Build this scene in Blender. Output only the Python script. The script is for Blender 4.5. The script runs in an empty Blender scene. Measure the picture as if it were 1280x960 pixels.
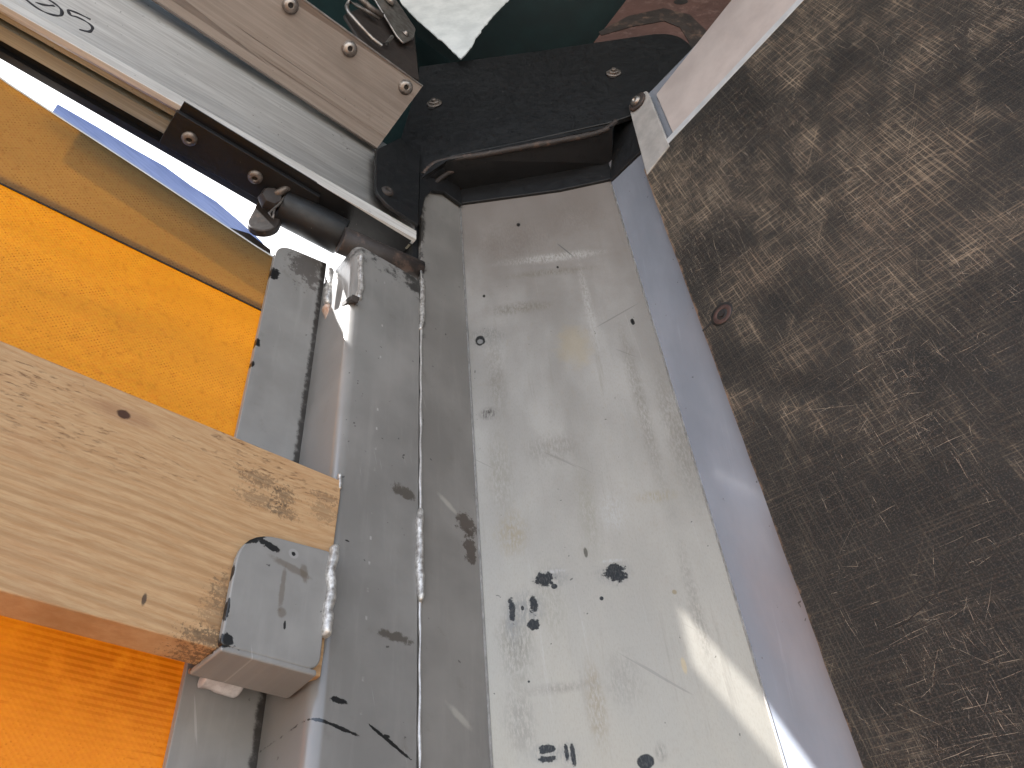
import bpy, bmesh, math, random
from mathutils import Vector, Matrix, noise
random.seed(7)
S = 0.6                      # metres per layout unit
ZC = 2.0                     # camera height above the trailer floor
scn = bpy.context.scene
col = scn.collection

# ------------------------------------------------------------------ camera
F = 1024.0
def _d(px, py): return Vector((px-640, -(py-480), -F))
U_ = _d(530, -551).normalized()
A_ = _d(2200, 1330); A_ = (A_ - A_.dot(U_)*U_).normalized()
B_ = U_.cross(A_)
R_ = Matrix((A_, B_, U_))
cam = bpy.data.cameras.new('camera'); camo = bpy.data.objects.new('camera', cam); col.objects.link(camo)
cam.sensor_width = 36; cam.lens = 36*F/1280; cam.clip_start = 0.01; cam.clip_end = 2000
camo.matrix_world = Matrix.Translation((0, 0, ZC)) @ R_.to_4x4()
scn.camera = camo

# ------------------------------------------------------------------ light
SUN = Vector((-0.58, 0.2589, 0.678)).normalized()     # towards the sun
w = bpy.data.worlds.new('World'); scn.world = w; w.use_nodes = True
nt = w.node_tree; bg = nt.nodes['Background']
sky = nt.nodes.new('ShaderNodeTexSky'); sky.sky_type = 'NISHITA'; sky.sun_disc = False
sky.sun_elevation = math.asin(SUN.z); sky.sun_rotation = math.atan2(SUN.x, SUN.y)
sky.dust_density = 2.0
tc = nt.nodes.new('ShaderNodeTexCoord')            # bright broken cloud beyond the curtain side
dt = nt.nodes.new('ShaderNodeVectorMath'); dt.operation = 'DOT_PRODUCT'; nt.links.new(tc.outputs['Generated'], dt.inputs[0]); dt.inputs[1].default_value = Vector((-.1, .62, .78)).normalized()
cn = nt.nodes.new('ShaderNodeTexNoise'); cn.inputs['Scale'].default_value = 2.2; cn.inputs['Detail'].default_value = 5; nt.links.new(tc.outputs['Generated'], cn.inputs['Vector'])
ca = nt.nodes.new('ShaderNodeMath'); ca.operation = 'MULTIPLY_ADD'; nt.links.new(cn.outputs[0], ca.inputs[0]); ca.inputs[1].default_value = .5; nt.links.new(dt.outputs['Value'], ca.inputs[2])
cr = nt.nodes.new('ShaderNodeMapRange'); cr.interpolation_type = 'SMOOTHSTEP'; nt.links.new(ca.outputs[0], cr.inputs[0]); cr.inputs[1].default_value = .55; cr.inputs[2].default_value = 1.15; cr.inputs[3].default_value = .25; cr.inputs[4].default_value = 1
cm = nt.nodes.new('ShaderNodeMix'); cm.data_type = 'RGBA'; nt.links.new(cr.outputs[0], cm.inputs[0]); nt.links.new(sky.outputs[0], cm.inputs[6]); cm.inputs[7].default_value = (5.2, 5.2, 5.3, 1)
nt.links.new(cm.outputs[2], bg.inputs[0]); bg.inputs[1].default_value = 0.14
sl = bpy.data.lights.new('sun', 'SUN'); sl.energy = 5.0; sl.angle = math.radians(0.5); sl.color = (1, 0.985, 0.965)
so = bpy.data.objects.new('sun', sl); col.objects.link(so)
so.rotation_euler = SUN.to_track_quat('Z', 'Y').to_euler()
scn.view_settings.view_transform = 'Standard'; scn.view_settings.look = 'None'
scn.view_settings.exposure = 1.9
scn.view_settings.gamma = 1
scn.render.engine = 'CYCLES'
scn.cycles.max_bounces = 8

# ------------------------------------------------------------------ helpers
def P(px, py, k, v):
    """the point where the sight line of a pixel meets a real plane (layout units)"""
    r = R_ @ _d(px, py)
    n = {'X': Vector((1, 0, 0)), 'Y': Vector((0, 1, 0)), 'Z': Vector((0, 0, 1)), 'D': Vector((1, 1, 0))}[k] if isinstance(k, str) else k
    return r * (v / r.dot(n))
def V(*a): return Vector(a)
def W(p): return Vector(p)*S + Vector((0, 0, ZC))
DN = V(1, 1, 0).normalized(); DU = V(1, -1, 0).normalized()      # diagonal plate: normal (away), across

class MB:
    def __init__(s): s.bm = bmesh.new()
    def face(s, pts, mi=0):
        f = s.bm.faces.new([s.bm.verts.new(p) for p in pts]); f.material_index = mi; return f
    def prism(s, pts, ext, mi=0):
        a = [s.bm.verts.new(p) for p in pts]; b = [s.bm.verts.new(Vector(p)+ext) for p in pts]
        n = len(a); fs = [s.bm.faces.new(a), s.bm.faces.new(b[::-1])]
        for i in range(n): fs.append(s.bm.faces.new((a[i], b[i], b[(i+1) % n], a[(i+1) % n])))
        for f in fs: f.material_index = mi
        return s
    def box(s, lo, hi):
        x0, y0, z0 = lo; x1, y1, z1 = hi
        return s.prism([V(x0, y0, z0), V(x1, y0, z0), V(x1, y1, z0), V(x0, y1, z0)], V(0, 0, z1-z0))
    def loft(s, rings, closed=True, caps=True, smooth=False):
        vs = [[s.bm.verts.new(p) for p in r] for r in rings]; n = len(vs[0])
        for i in range(len(vs)-1):
            for j in range(n if closed else n-1):
                f = s.bm.faces.new((vs[i][j], vs[i][(j+1) % n], vs[i+1][(j+1) % n], vs[i+1][j])); f.smooth = smooth
        if caps and closed: s.bm.faces.new(vs[0][::-1]); s.bm.faces.new(vs[-1])
        return s
    def tube(s, path, rad, n=12, lump=0, flat=1.0, fdir=None, seed=0):
        rings = []
        for i, p in enumerate(path):
            t = (Vector(path[min(i+1, len(path)-1)]) - Vector(path[max(i-1, 0)])).normalized()
            a = (fdir if fdir else V(.3, .2, 1) if abs(t.z) < .9 else V(1, .1, 0)); a = (a - a.dot(t)*t).normalized(); b = t.cross(a)
            r = rad[i] if isinstance(rad, (list, tuple)) else rad
            ring = []
            for k in range(n):
                th = 2*math.pi*k/n
                q = Vector(p) + (a*math.cos(th)*flat + b*math.sin(th))*r
                if lump: q += (a*math.cos(th)*flat + b*math.sin(th))*r*lump*noise.noise(q*95+Vector((seed, 0, 0)))
                ring.append(q)
            rings.append(ring)
        return s.loft(rings, smooth=True)
    def build(s, name, mat, parent=None, bevel=0, seg=2, smooth=False, base=None):
        bm = s.bm; bmesh.ops.recalc_face_normals(bm, faces=bm.faces)
        o0 = parent['_w'] if parent is not None and '_w' in parent else None
        org = Vector(parent.matrix_basis.translation) if parent is not None else None
        if parent is not None:
            pp = parent
            org = Vector((0, 0, 0))
            while pp: org = org + pp.location; pp = pp.parent
        if org is None: org = W(base) if base is not None else Vector((0, 0, 0))
        for v in bm.verts: v.co = W(v.co) - org
        if smooth:
            for f in bm.faces: f.smooth = True
        me = bpy.data.meshes.new(name); bm.to_mesh(me); bm.free()
        for m in (mat if isinstance(mat, list) else [mat]): me.materials.append(m)
        ob = bpy.data.objects.new(name, me); col.objects.link(ob)
        if parent is not None: ob.parent = parent
        else: ob.location = org
        if bevel:
            b = ob.modifiers.new('bevel', 'BEVEL'); b.width = bevel*S; b.segments = seg; b.limit_method = 'ANGLE'; b.angle_limit = math.radians(35)
            for f in me.polygons: f.use_smooth = True
            b.harden_normals = True
        return ob
def tag(o, label=None, cat=None, group=None, kind=None):
    if label: o['label'] = label
    if cat: o['category'] = cat
    if group: o['group'] = group
    if kind: o['kind'] = kind
    return o
def thing(name, label, cat, base, group=None):
    o = bpy.data.objects.new(name, None); col.objects.link(o); o.location = W(base); o.empty_display_size = .02
    return tag(o, label, cat, group)

# node graph helper ------------------------------------------------------
class G:
    def __init__(s, name):
        s.m = bpy.data.materials.new(name); s.m.use_nodes = True; s.t = s.m.node_tree
        s.b = s.t.nodes['Principled BSDF']; s.out = s.t.nodes['Material Output']
        g = s.n('ShaderNodeNewGeometry'); s.geo = g
        a = s.vm('SUBTRACT', g.outputs['Position'], (0, 0, ZC)); s.pos = s.vm('SCALE', a, sc=1/S)
        x = s.n('ShaderNodeSeparateXYZ'); s.l(s.pos, x.inputs[0]); s.x, s.y, s.z = x.outputs
    def n(s, t): return s.t.nodes.new(t)
    def l(s, a, b):
        if isinstance(a, bpy.types.NodeSocket): s.t.links.new(a, b)
        elif isinstance(a, (tuple, list)) and len(a) == 3 and b.type == 'RGBA': b.default_value = (*a, 1)
        else: b.default_value = a
    def vm(s, op, a, b=None, sc=None):
        n = s.n('ShaderNodeVectorMath'); n.operation = op; s.l(a, n.inputs[0])
        if b is not None: s.l(b, n.inputs[1])
        if sc is not None: s.l(sc, n.inputs['Scale'])
        return n.outputs['Value'] if op in ('DOT_PRODUCT', 'LENGTH') else n.outputs['Vector']
    def f(s, op, a, b=None, c=None):
        n = s.n('ShaderNodeMath'); n.operation = op
        for i, q in enumerate((a, b, c)):
            if q is not None: s.l(q, n.inputs[i])
        return n.outputs[0]
    def add(s, a, b): return s.f('ADD', a, b)
    def sub(s, a, b): return s.f('SUBTRACT', a, b)
    def mul(s, a, b): return s.f('MULTIPLY', a, b)
    def mx(s, *a):
        r = a[0]
        for q in a[1:]: r = s.f('MAXIMUM', r, q)
        return r
    def vec(s, x, y, z=0.0):
        n = s.n('ShaderNodeCombineXYZ'); s.l(x, n.inputs[0]); s.l(y, n.inputs[1]); s.l(z, n.inputs[2]); return n.outputs[0]
    def uv(s, k):
        if k == 'D': return s.vm('DOT_PRODUCT', s.pos, tuple(DU)), s.z
        return {'X': (s.y, s.z), 'Y': (s.x, s.z), 'Z': (s.x, s.y)}[k]
    def noise(s, v, sc, det=4, ro=.6, dist=0):
        n = s.n('ShaderNodeTexNoise'); s.l(v, n.inputs['Vector']); n.inputs['Scale'].default_value = sc
        n.inputs['Detail'].default_value = det; n.inputs['Roughness'].default_value = ro; n.inputs['Distortion'].default_value = dist
        return n.outputs[0]
    def ss(s, v, lo, hi, a=0.0, b=1.0):
        n = s.n('ShaderNodeMapRange'); n.interpolation_type = 'SMOOTHSTEP'; s.l(v, n.inputs[0])
        n.inputs[1].default_value = lo; n.inputs[2].default_value = hi; n.inputs[3].default_value = a; n.inputs[4].default_value = b
        if lo > hi: n.inputs[1].default_value = hi; n.inputs[2].default_value = lo; n.inputs[3].default_value = b; n.inputs[4].default_value = a
        return n.outputs[0]
    def mix(s, f, a, b):
        n = s.n('ShaderNodeMix'); n.data_type = 'RGBA'; s.l(f, n.inputs[0]); s.l(a, n.inputs[6]); s.l(b, n.inputs[7]); return n.outputs[2]
    def rot(s, u, v, ang, su, sv, off=0.0):
        c, q = math.cos(ang), math.sin(ang)
        a = s.add(s.mul(u, c*su), s.mul(v, q*su)); b = s.add(s.mul(u, -q*sv), s.mul(v, c*sv))
        return s.vec(a, b, off)
    def blob(s, u, v, cu, cv, ru, rv, jit=None, amp=.8, edge=.25, ang=0):
        du, dv = s.sub(u, cu), s.sub(v, cv)
        c, q = math.cos(ang), math.sin(ang)
        a = s.add(s.mul(du, c/ru), s.mul(dv, q/ru)); b = s.add(s.mul(du, -q/rv), s.mul(dv, c/rv))
        d = s.f('SQRT', s.add(s.mul(a, a), s.mul(b, b)))
        if jit is not None: d = s.add(d, s.mul(s.sub(jit, .5), amp*2))
        return s.ss(d, 1+edge*.5, 1-edge*.5)
    def bump(s, h, st=.3, dist=.001):
        n = s.n('ShaderNodeBump'); n.inputs['Strength'].default_value = st; n.inputs['Distance'].default_value = dist
        s.l(h, n.inputs['Height']); return n.outputs[0]
    def set(s, col=None, rough=None, metal=None, normal=None, spec=None):
        for k, v in (('Base Color', col), ('Roughness', rough), ('Metallic', metal), ('Normal', normal), ('Specular IOR Level', spec)):
            if v is not None: s.l(v, s.b.inputs[k])
        return s.m
def pl(k, px, py, v):
    p = P(px, py, k, v)
    return {'D': (p.dot(DU), p.z), 'X': (p.y, p.z), 'Y': (p.x, p.z), 'Z': (p.x, p.y)}[k]

# ------------------------------------------------------------------ materials
CP = .906        # x + y of the corner plate
def mat_grey(name, k, base=(.212, .206, .198), extra=None, rough=.36):
    g = G(name); u, v = g.uv(k)
    big = g.noise(g.pos, 9, 5, .6); fine = g.noise(g.pos, 220, 3, .6); st = g.noise(g.rot(u, v, 0, 60, 6), 1, 5, .65)
    c = g.mix(g.ss(big, .35, .7), tuple(b*.86 for b in base), tuple(b*1.12 for b in base))
    c = g.mix(g.mul(g.ss(st, .5, .75), .35), c, tuple(b*1.35 for b in base))
    c = g.mix(g.mul(g.ss(g.noise(g.pos, 30, 6, .7), .6, .78), .45), c, (.12, .105, .085))
    # fine scratches and dark specks
    sc = g.ss(g.noise(g.rot(u, v, .25, 260, 9, 3.0), 1, 3, .5), .70, .76)
    c = g.mix(g.mul(sc, .35), c, (.5, .5, .5))
    sp = g.ss(g.noise(g.pos, 150, 2, .5), .74, .78)
    c = g.mix(g.mul(sp, .8), c, (.03, .027, .025))
    if extra: c = extra(g, u, v, c)
    h = g.add(g.mul(fine, .35), g.mul(st, .5))
    return g.set(c, g.ss(big, .3, .7, rough-.08, rough+.12), 0.0, g.bump(h, .18, .0006))

def tube_marks(g, u, v, c):
    j = g.noise(g.pos, 230, 5, .7)
    ms = []
    for (px, py, w_, h_, a) in ((422, 875, .007, .0022, 0), (418, 907, .017, .0013, -.15), (488, 928, .019, .0013, -.45), (483, 920, .003, .001, 0), (434, 676, .002, .001, 0)):
        cu, cv = pl('Y', px, py, .489); ms.append(g.blob(u, v, cu, cv, w_, h_, j, 1.1, .25, a))
    c = g.mix(g.mx(*ms), c, (.008, .008, .008))
    # scorched dark grime at the top cut and down the seam
    top = g.ss(v, .70, .79); seam = g.ss(u, .322, .352)
    gr = g.ss(g.add(g.mul(g.noise(g.pos, 55, 6, .75), 1.0), g.add(g.mul(top, .33), g.mul(g.mul(seam, g.ss(v, .45, .75)), .16))), .72, .86)
    c = g.mix(g.mul(gr, .9), c, (.02, .018, .016))
    # row of pale drawing dashes left by the tube mill
    dash = g.mul(g.ss(g.f('ABSOLUTE', g.sub(u, .3005)), .0012, .0006), g.ss(g.f('SINE', g.mul(v, 260)), .86, .95))
    c = g.mix(g.mul(g.mul(dash, g.ss(g.noise(g.pos, 60, 3, .6), .45, .6)), .35), c, (.6, .6, .58))
    # smears
    for (px, py, w_, h_) in ((505, 615, .012, .006), (495, 797, .014, .004)):
        cu, cv = pl('Y', px, py, .489); c = g.mix(g.mul(g.blob(u, v, cu, cv, w_, h_, g.noise(g.pos, 140, 5, .7), 1.5, .5), .8), c, (.06, .05, .04))
    return c
def sidep_marks(g, u, v, c):
    j = g.noise(g.pos, 190, 5, .7); ms = []
    for (px, py, w_, h_) in ((343, 342, .006, .009), (322, 428, .003, .006), (316, 455, .002, .004), (367, 329, .0015, .0015)):
        cu, cv = pl('Y', px, py, .561); ms.append(g.blob(u, v, cu, cv, w_, h_, j, 1.1, .2))
    c = g.mix(g.mx(*ms), c, (.01, .01, .01))
    cu, cv = pl('Y', 385, 335, .561)
    c = g.mix(g.mul(g.blob(u, v, cu, cv, .02, .03, g.noise(g.pos, 120, 5, .75), 2.0, .4), .7), c, (.05, .04, .035))
    seam = g.ss(u, .246, .262)       # dark line beside the tube
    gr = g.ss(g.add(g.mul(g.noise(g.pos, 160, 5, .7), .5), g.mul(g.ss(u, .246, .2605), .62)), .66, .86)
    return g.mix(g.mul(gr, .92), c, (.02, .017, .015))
def tab_marks(g, u, v, c):
    j = g.noise(g.pos, 190, 5, .7); ms = []
    for (px, py, w_, h_, a) in ((318, 671, .011, .004, .7), (337, 682, .0085, .0032, -.2), (367, 692, .0016, .0016, 0), (352, 659, .010, .003, -.1), (283, 801, .005, .005, 0), (292, 712, .0012, .007, 0), (285, 760, .0012, .008, 0), (356, 782, .001, .003, 0)):
        cu, cv = pl('Y', px, py, .478); ms.append(g.blob(u, v, cu, cv, w_, h_, j, 1.1, .2, a))
    ring = g.blob(u, v, *pl('Y', 367, 692, .478), .004, .004, None, 0, .2)
    c = g.mix(g.mul(ring, .5), c, (.35, .35, .35))
    c = g.mix(g.mx(*ms), c, (.01, .01, .01))
    j2 = g.noise(g.pos, 120, 5, .7)
    for (px, py, w_, h_, a) in ((365, 710, .016, .003, -.2), (380, 716, .003, .007, .3), (352, 765, .003, .004, 0), (353, 735, .002, .018, 0)):
        cu, cv = pl('Y', px, py, .478); c = g.mix(g.mul(g.blob(u, v, cu, cv, w_, h_, j2, .9, .6, a), .55), c, (.11, .085, .06))
    return c
def lflange_marks(g, u, v, c):
    j = g.noise(g.pos, 130, 5, .75)
    for (px, py, w_, h_) in ((583, 655, .010, .012), (588, 685, .007, .014)):
        cu, cv = pl('Y', px, py, .489); c = g.mix(g.mul(g.blob(u, v, cu, cv, w_, h_, j, 2.2, .4), .85), c, (.055, .042, .033))
    seam = g.ss(u, .366, .350)
    gr = g.ss(g.add(g.noise(g.pos, 55, 6, .75), g.mul(seam, g.ss(v, .15, .95, .10, .36))), .76, .9)
    c = g.mix(g.mul(gr, .9), c, (.025, .022, .02))
    for (px, py, a) in ((574, 895, -.6), (560, 630, -.6)):
        cu, cv = pl('Y', px, py, .489); c = g.mix(g.mul(g.blob(u, v, cu, cv, .012, .003, j, .6, .9, a), .3), c, (.5, .48, .42))
    return c
M = {}
M['tube'] = mat_grey('grey_paint_tube', 'Y', extra=tube_marks)
M['sidep'] = mat_grey('grey_paint_plate', 'Y', (.245, .240, .233), extra=sidep_marks)
M['tab'] = mat_grey('grey_paint_pocket', 'Y', (.245, .240, .233), extra=tab_marks, rough=.4)
M['tube'].node_tree.nodes['Principled BSDF'].inputs['Coat Weight'].default_value = .7
M['tube'].node_tree.nodes['Principled BSDF'].inputs['Coat Roughness'].default_value = .18
M['lflange'] = mat_grey('grey_paint_flange', 'Y', (.185, .176, .165), extra=lflange_marks)

def mat_plate():
    g = G('pale_coated_plate'); u, v = g.uv('D')
    big = g.noise(g.rot(u, v, 0, 14, 5), 1, 5, .6); fine = g.noise(g.pos, 420, 3, .6)
    c = g.mix(g.ss(big, .35, .7), (.285, .275, .262), (.355, .345, .328))
    c = g.mix(g.ss(v, .75, .15, 0, .55), c, (.36, .325, .25))  # warm bounce light painted into the lower part of the plate
    vst = g.ss(g.noise(g.rot(u, v, 0, 90, 5), 1, 6, .7), .56, .78); c = g.mix(g.mul(vst, .55), c, (.22, .20, .17))
    vs2 = g.ss(g.noise(g.rot(u, v, .04, 160, 4, 7.), 1, 5, .7), .60, .78); c = g.mix(g.mul(vs2, .3), c, (.50, .485, .46))
    mot = g.ss(g.noise(g.rot(u, v, 0, 130, 45), 1, 7, .75), .54, .72); c = g.mix(g.mul(mot, .48), c, (.30, .27, .22))
    top_shade = g.ss(g.add(v, g.mul(g.noise(g.pos, 25, 6, .7), .25)), .74, 1.13); c = g.mix(g.mul(top_shade, .72), c, (.185, .155, .14))  # shade at the top of the plate, painted in as a darker tone
    sc = g.ss(g.noise(g.rot(u, v, .9, 170, 6, 1.3), 1, 2, .5), .735, .76); c = g.mix(g.mul(sc, .4), c, (.15, .14, .13))
    sp = g.ss(g.noise(g.pos, 170, 2, .5), .745, .775); c = g.mix(g.mul(sp, .75), c, (.05, .045, .04))
    def B(px, py, wpx, hpx, colr, amp=.5, edge=.25, op=1.0, sc=70, det=5, ang=0.0):
        nonlocal c
        cu, cv = pl('D', px, py, CP); eu = pl('D', px+wpx, py, CP); ev = pl('D', px, py-hpx, CP)
        ru = math.hypot(eu[0]-cu, eu[1]-cv); rv = math.hypot(ev[0]-cu, ev[1]-cv)
        if amp >= 1.15 and op < 1:      # rubbed smudge: soft oval broken up by fine vertical grain
            msk = g.mul(g.blob(u, v, cu, cv, ru*.75, rv*.75, g.noise(g.pos, 60, 4, .6), .5, 1.5, ang), g.ss(g.noise(g.rot(u, v, 0, 520, 150, px*.13), 1, 6, .75), .38, .60))
            c = g.mix(g.mul(msk, min(1, op*1.9)), c, tuple(q*.85 for q in colr)); return
        c = g.mix(g.mul(g.blob(u, v, cu, cv, ru, rv, g.noise(g.vec(u, v, px*.13), sc, det, .65), amp, edge, ang), op), c, colr)
    GR = (.23, .21, .18); LT = (.46, .45, .43); BK = (.008, .008, .008)
    # broad soft stains and rubbed strokes
    B(650, 385, 45, 8, GR, 1.5, .9, .55, 90); B(690, 340, 60, 5, GR, 1.3, .9, .5, 90); B(718, 430, 20, 22, (.36, .30, .20), 1.0, 1.2, .5)
    B(700, 318, 8, 26, GR, 1.6, 1.2, .25, 120); B(690, 322, 70, 6, (.5, .49, .47), 1.6, .8, .5, 90); B(735, 380, 6, 60, (.5, .49, .47), 1.6, .8, .4, 40); B(640, 300, 60, 30, (.22, .19, .17), 1.6, 1, .35); B(720, 270, 50, 25, (.22, .19, .17), 1.6, 1, .3)
    B(800, 500, 10, 110, GR, 1.6, 1, .35); B(620, 470, 14, 60, GR, 1.6, 1, .3); B(870, 760, 10, 90, GR, 1.6, 1, .3); B(650, 900, 22, 50, GR, 1.6, 1, .35); B(690, 560, 40, 20, GR, 1.6, 1, .3); B(780, 850, 30, 40, GR, 1.6, 1, .25)
    B(625, 590, 18, 55, (.30, .28, .24), 2.4, 1.2, .5, 190, 7); B(640, 665, 22, 30, (.32, .27, .19), 2.4, 1.2, .5, 190, 7); B(610, 517, 12, 8, (.1, .09, .08), 2.2, .5, .7, 160)
    B(690, 750, 20, 60, (.32, .3, .25), 2.4, 1.2, .4, 190, 7); B(735, 640, 15, 60, (.32, .3, .25), 2.4, 1.2, .45, 190, 7); B(765, 640, 20, 25, LT, 1.5, .9, .4, 100)
    B(820, 620, 28, 8, (.34, .30, .22), 2.4, 1.2, .5, 190, 7); B(845, 540, 16, 90, GR, 1.8, 1, .35, 110); B(745, 880, 14, 60, (.3, .25, .18), 2.0, 1, .5, 100)
    B(855, 832, 3, 10, (.42, .34, .22), .3, .5, .9); B(843, 740, 3, 3, (.25, .2, .12), .3, .4, .9); B(826, 940, 8, 14, GR, 1.5, .8, .6)
    B(645, 805, 24, 50, (.24, .22, .18), 2.8, .7, .6, 260, 7); B(700, 860, 50, 8, GR, 2.0, .8, .35, 120)
    # halos of scoured metal round the chips, then the black chips
    HL = (.24, .235, .22)
    B(689, 722, 24, 14, HL, 1.2, .8, .8, 220, 6); B(768, 716, 23, 16, HL, 1.2, .8, .8, 220, 6); B(657, 762, 26, 24, HL, 1.2, .6, .8, 220, 6); B(641, 780, 10, 26, HL, 1.6, .6, .6, 220, 6)
    B(684, 942, 22, 13, HL, 1.2, .7, .8, 220, 6); B(712, 942, 14, 18, HL, 1.4, .7, .75, 220, 6); B(608, 420, 26, 13, HL, 1.6, .6, .7, 150)
    B(765, 701, 18, 3, LT, 1.6, .5, .6, 120); B(693, 714, 18, 3, LT, 1.6, .5, .5, 120)
    B(681, 724, 12, 9, BK, 1.1, .25, 1, 170); B(693, 733, 4, 3, BK, .4, .2); B(769, 716, 13, 11, BK, 1.1, .25, 1, 170)
    B(640, 762, 4, 14, BK, 1.2, .3, 1, 170); B(667, 757, 5, 10, BK, 1.3, .3, 1, 170); B(666, 781, 8, 6, BK, 1.2, .3, 1, 170); B(653, 760, 2, 3, BK, .4, .2)
    B(683, 936, 10, 5, BK, 1.2, .3, 1, 170); B(683, 949, 11, 4, BK, 1.2, .3, 1, 170); B(708, 941, 3, 10, BK, 1.0, .3, 1, 170); B(716, 942, 3, 14, BK, 1.0, .3, 1, 170); B(808, 952, 11, 9, BK, .4, .2)
    B(752, 748, 2.5, 2.5, BK, .3, .2); B(661, 852, 1.5, 1.5, BK, .2, .2); B(600, 426, 6, 6, BK, .4, .25); B(600, 427, 3.5, 3, (.2, .2, .2), .3, .4)
    B(791, 402, 2.5, 4, BK, 1.0, .3); B(648, 281, 2, 2, BK, .6, .3); B(605, 370, 1.5, 1.5, BK, 1.0, .3, 1, 170); B(697, 334, 1.5, 1.5, BK, .3, .2); B(732, 690, 2.5, 6, (.1, .09, .07), .6, .4)
    B(770, 395, 34, .7, (.2, .19, .18), .5, .5, .8, 30, 2, .55); B(706, 312, 1, 10, (.1, .1, .1), .6, .4, .8, 30, 2, .5)
    c = g.mix(g.mul(g.ss(g.noise(g.rot(u, v, 0, 900, 260), 1, 3, .6), .45, .7), .22), c, (.22, .20, .17))
    h = g.add(g.mul(fine, .5), g.mul(vst, .5))
    return g.set(c, g.ss(big, .3, .7, .32, .5), .25, g.bump(h, .2, .0005))
M['plate'] = mat_plate()
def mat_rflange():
    g = G('sky_tinted_flange'); u, v = g.uv('X')
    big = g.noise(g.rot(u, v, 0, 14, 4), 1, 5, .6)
    c = g.mix(g.ss(big, .35, .7), (.245, .27, .32), (.31, .335, .39))  # blue of the reflected sky put into the base colour
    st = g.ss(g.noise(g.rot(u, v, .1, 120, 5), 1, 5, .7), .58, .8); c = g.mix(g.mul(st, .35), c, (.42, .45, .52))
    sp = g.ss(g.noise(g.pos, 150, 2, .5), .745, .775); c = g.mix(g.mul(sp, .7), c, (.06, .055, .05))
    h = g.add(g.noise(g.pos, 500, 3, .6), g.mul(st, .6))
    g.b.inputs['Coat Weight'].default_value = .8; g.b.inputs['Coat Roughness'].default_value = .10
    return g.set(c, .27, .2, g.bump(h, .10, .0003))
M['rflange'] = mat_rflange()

def mat_board():
    g = G('scratched_film_faced_plywood'); u, v = g.uv('X')
    big = g.noise(g.rot(u, v, -.5, 7, 4, 2.2), 1, 5, .6, .4)
    mid = g.noise(g.rot(u, v, .25, 26, 10, 5.0), 1, 5, .65)
    def hatch(ang, su, sv, o, lo, hi): return g.ss(g.noise(g.rot(u, v, ang, su, sv, o), 1, 4, .62), lo, hi)
    lines = g.add(g.mul(hatch(.12, 14, 620, 1., .50, .66), .9), g.mul(hatch(1.45, 14, 660, 2., .50, .66), .9))
    lines = g.add(lines, g.mul(hatch(-.5, 15, 620, 3., .54, .70), .5)); lines = g.add(lines, g.mul(hatch(.75, 15, 620, 4., .54, .70), .5))
    lines = g.add(lines, g.mul(hatch(2.2, 10, 520, 6., .58, .70), .5))
    wear_sheen = g.ss(g.add(g.mul(big, .65), g.mul(mid, .35)), .45, .64); wear_sheen = g.mul(wear_sheen, g.ss(v, .05, .7, .55, .9))
    jb = g.noise(g.rot(u, v, .3, 40, 18), 1, 6, .7)
    for (px, py, w_, h_, o) in ((1125, 215, .055, .075, .75), (1060, 120, .03, .03, .5), (1150, 75, .03, .03, .5), (945, 340, .045, .035, .6), (1075, 330, .03, .07, .5), (1010, 430, .05, .03, .35), (990, 70, .04, .015, .45), (1230, 320, .06, .012, .5)):
        cu, cv = pl('X', px, py, .56); wear_sheen = g.mx(wear_sheen, g.mul(g.blob(u, v, cu, cv, w_, h_, jb, 1.0, 1.4), o*1.25))  # patches paint the sky's sheen on the upper panel into the wear
    base = g.mix(g.ss(big, .3, .7), (.018, .018, .018), (.034, .033, .031))
    wear_sheen_c = g.mix(g.ss(mid, .4, .65), (.235, .18, .13), (.34, .27, .195))
    fac = g.mul(lines, g.ss(wear_sheen, 0, 1, .10, .78))
    c = g.mix(g.f('MINIMUM', fac, .9), base, wear_sheen_c)
    c = g.mix(g.mul(wear_sheen, .06), c, (.25, .19, .14))
    c = g.mix(g.mul(g.ss(g.noise(g.pos, 700, 2, .5), .5, .75), .25), c, (.2, .17, .14))
    # bruised raw edge along the post side and the top corner
    e = g.ss(g.add(u, g.mul(g.sub(g.noise(g.pos, 70, 6, .75), .5), .016)), .2725, .2775)
    c = g.mix(g.mul(e, .75), c, (.27, .175, .12))
    # one long dark scratch low on the board
    a = P(1170, 610, 'X', .56); b = P(1255, 690-60, 'X', .56)
    pts = [(1255, 635), (1210, 700), (1185, 740), (1125, 770)]
    h = g.add(g.mul(lines, .6), g.noise(g.pos, 500, 2, .5))
    return g.set(c, g.ss(fac, 0, .6, .5, .75), 0.0, g.bump(h, .35, .0004), .16)
M['board'] = mat_board()
def mat_scr():
    g = G('pale_scratches'); r = g.geo.outputs['Random Per Island']
    c = g.mix(r, (.30, .22, .155), (.55, .46, .36)); g.set(c, .7)
    t = g.n('ShaderNodeBsdfTransparent'); m = g.n('ShaderNodeMixShader')
    gap = g.ss(g.noise(g.pos, 260, 3, .6), .25, .55)
    g.l(g.mul(gap, g.ss(r, 0, 1, .08, .55)), m.inputs[0]); g.l(t.outputs[0], m.inputs[1]); g.l(g.b.outputs[0], m.inputs[2]); g.l(m.outputs[0], g.out.inputs[0]); return g.m
M['scr'] = mat_scr()
def mat_plyedge():
    g = G('raw_plywood_edge'); c = g.mix(g.noise(g.pos, 60, 5, .7), (.10, .06, .04), (.42, .29, .2)); return g.set(c, .8)
M['plyedge'] = mat_plyedge()

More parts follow.
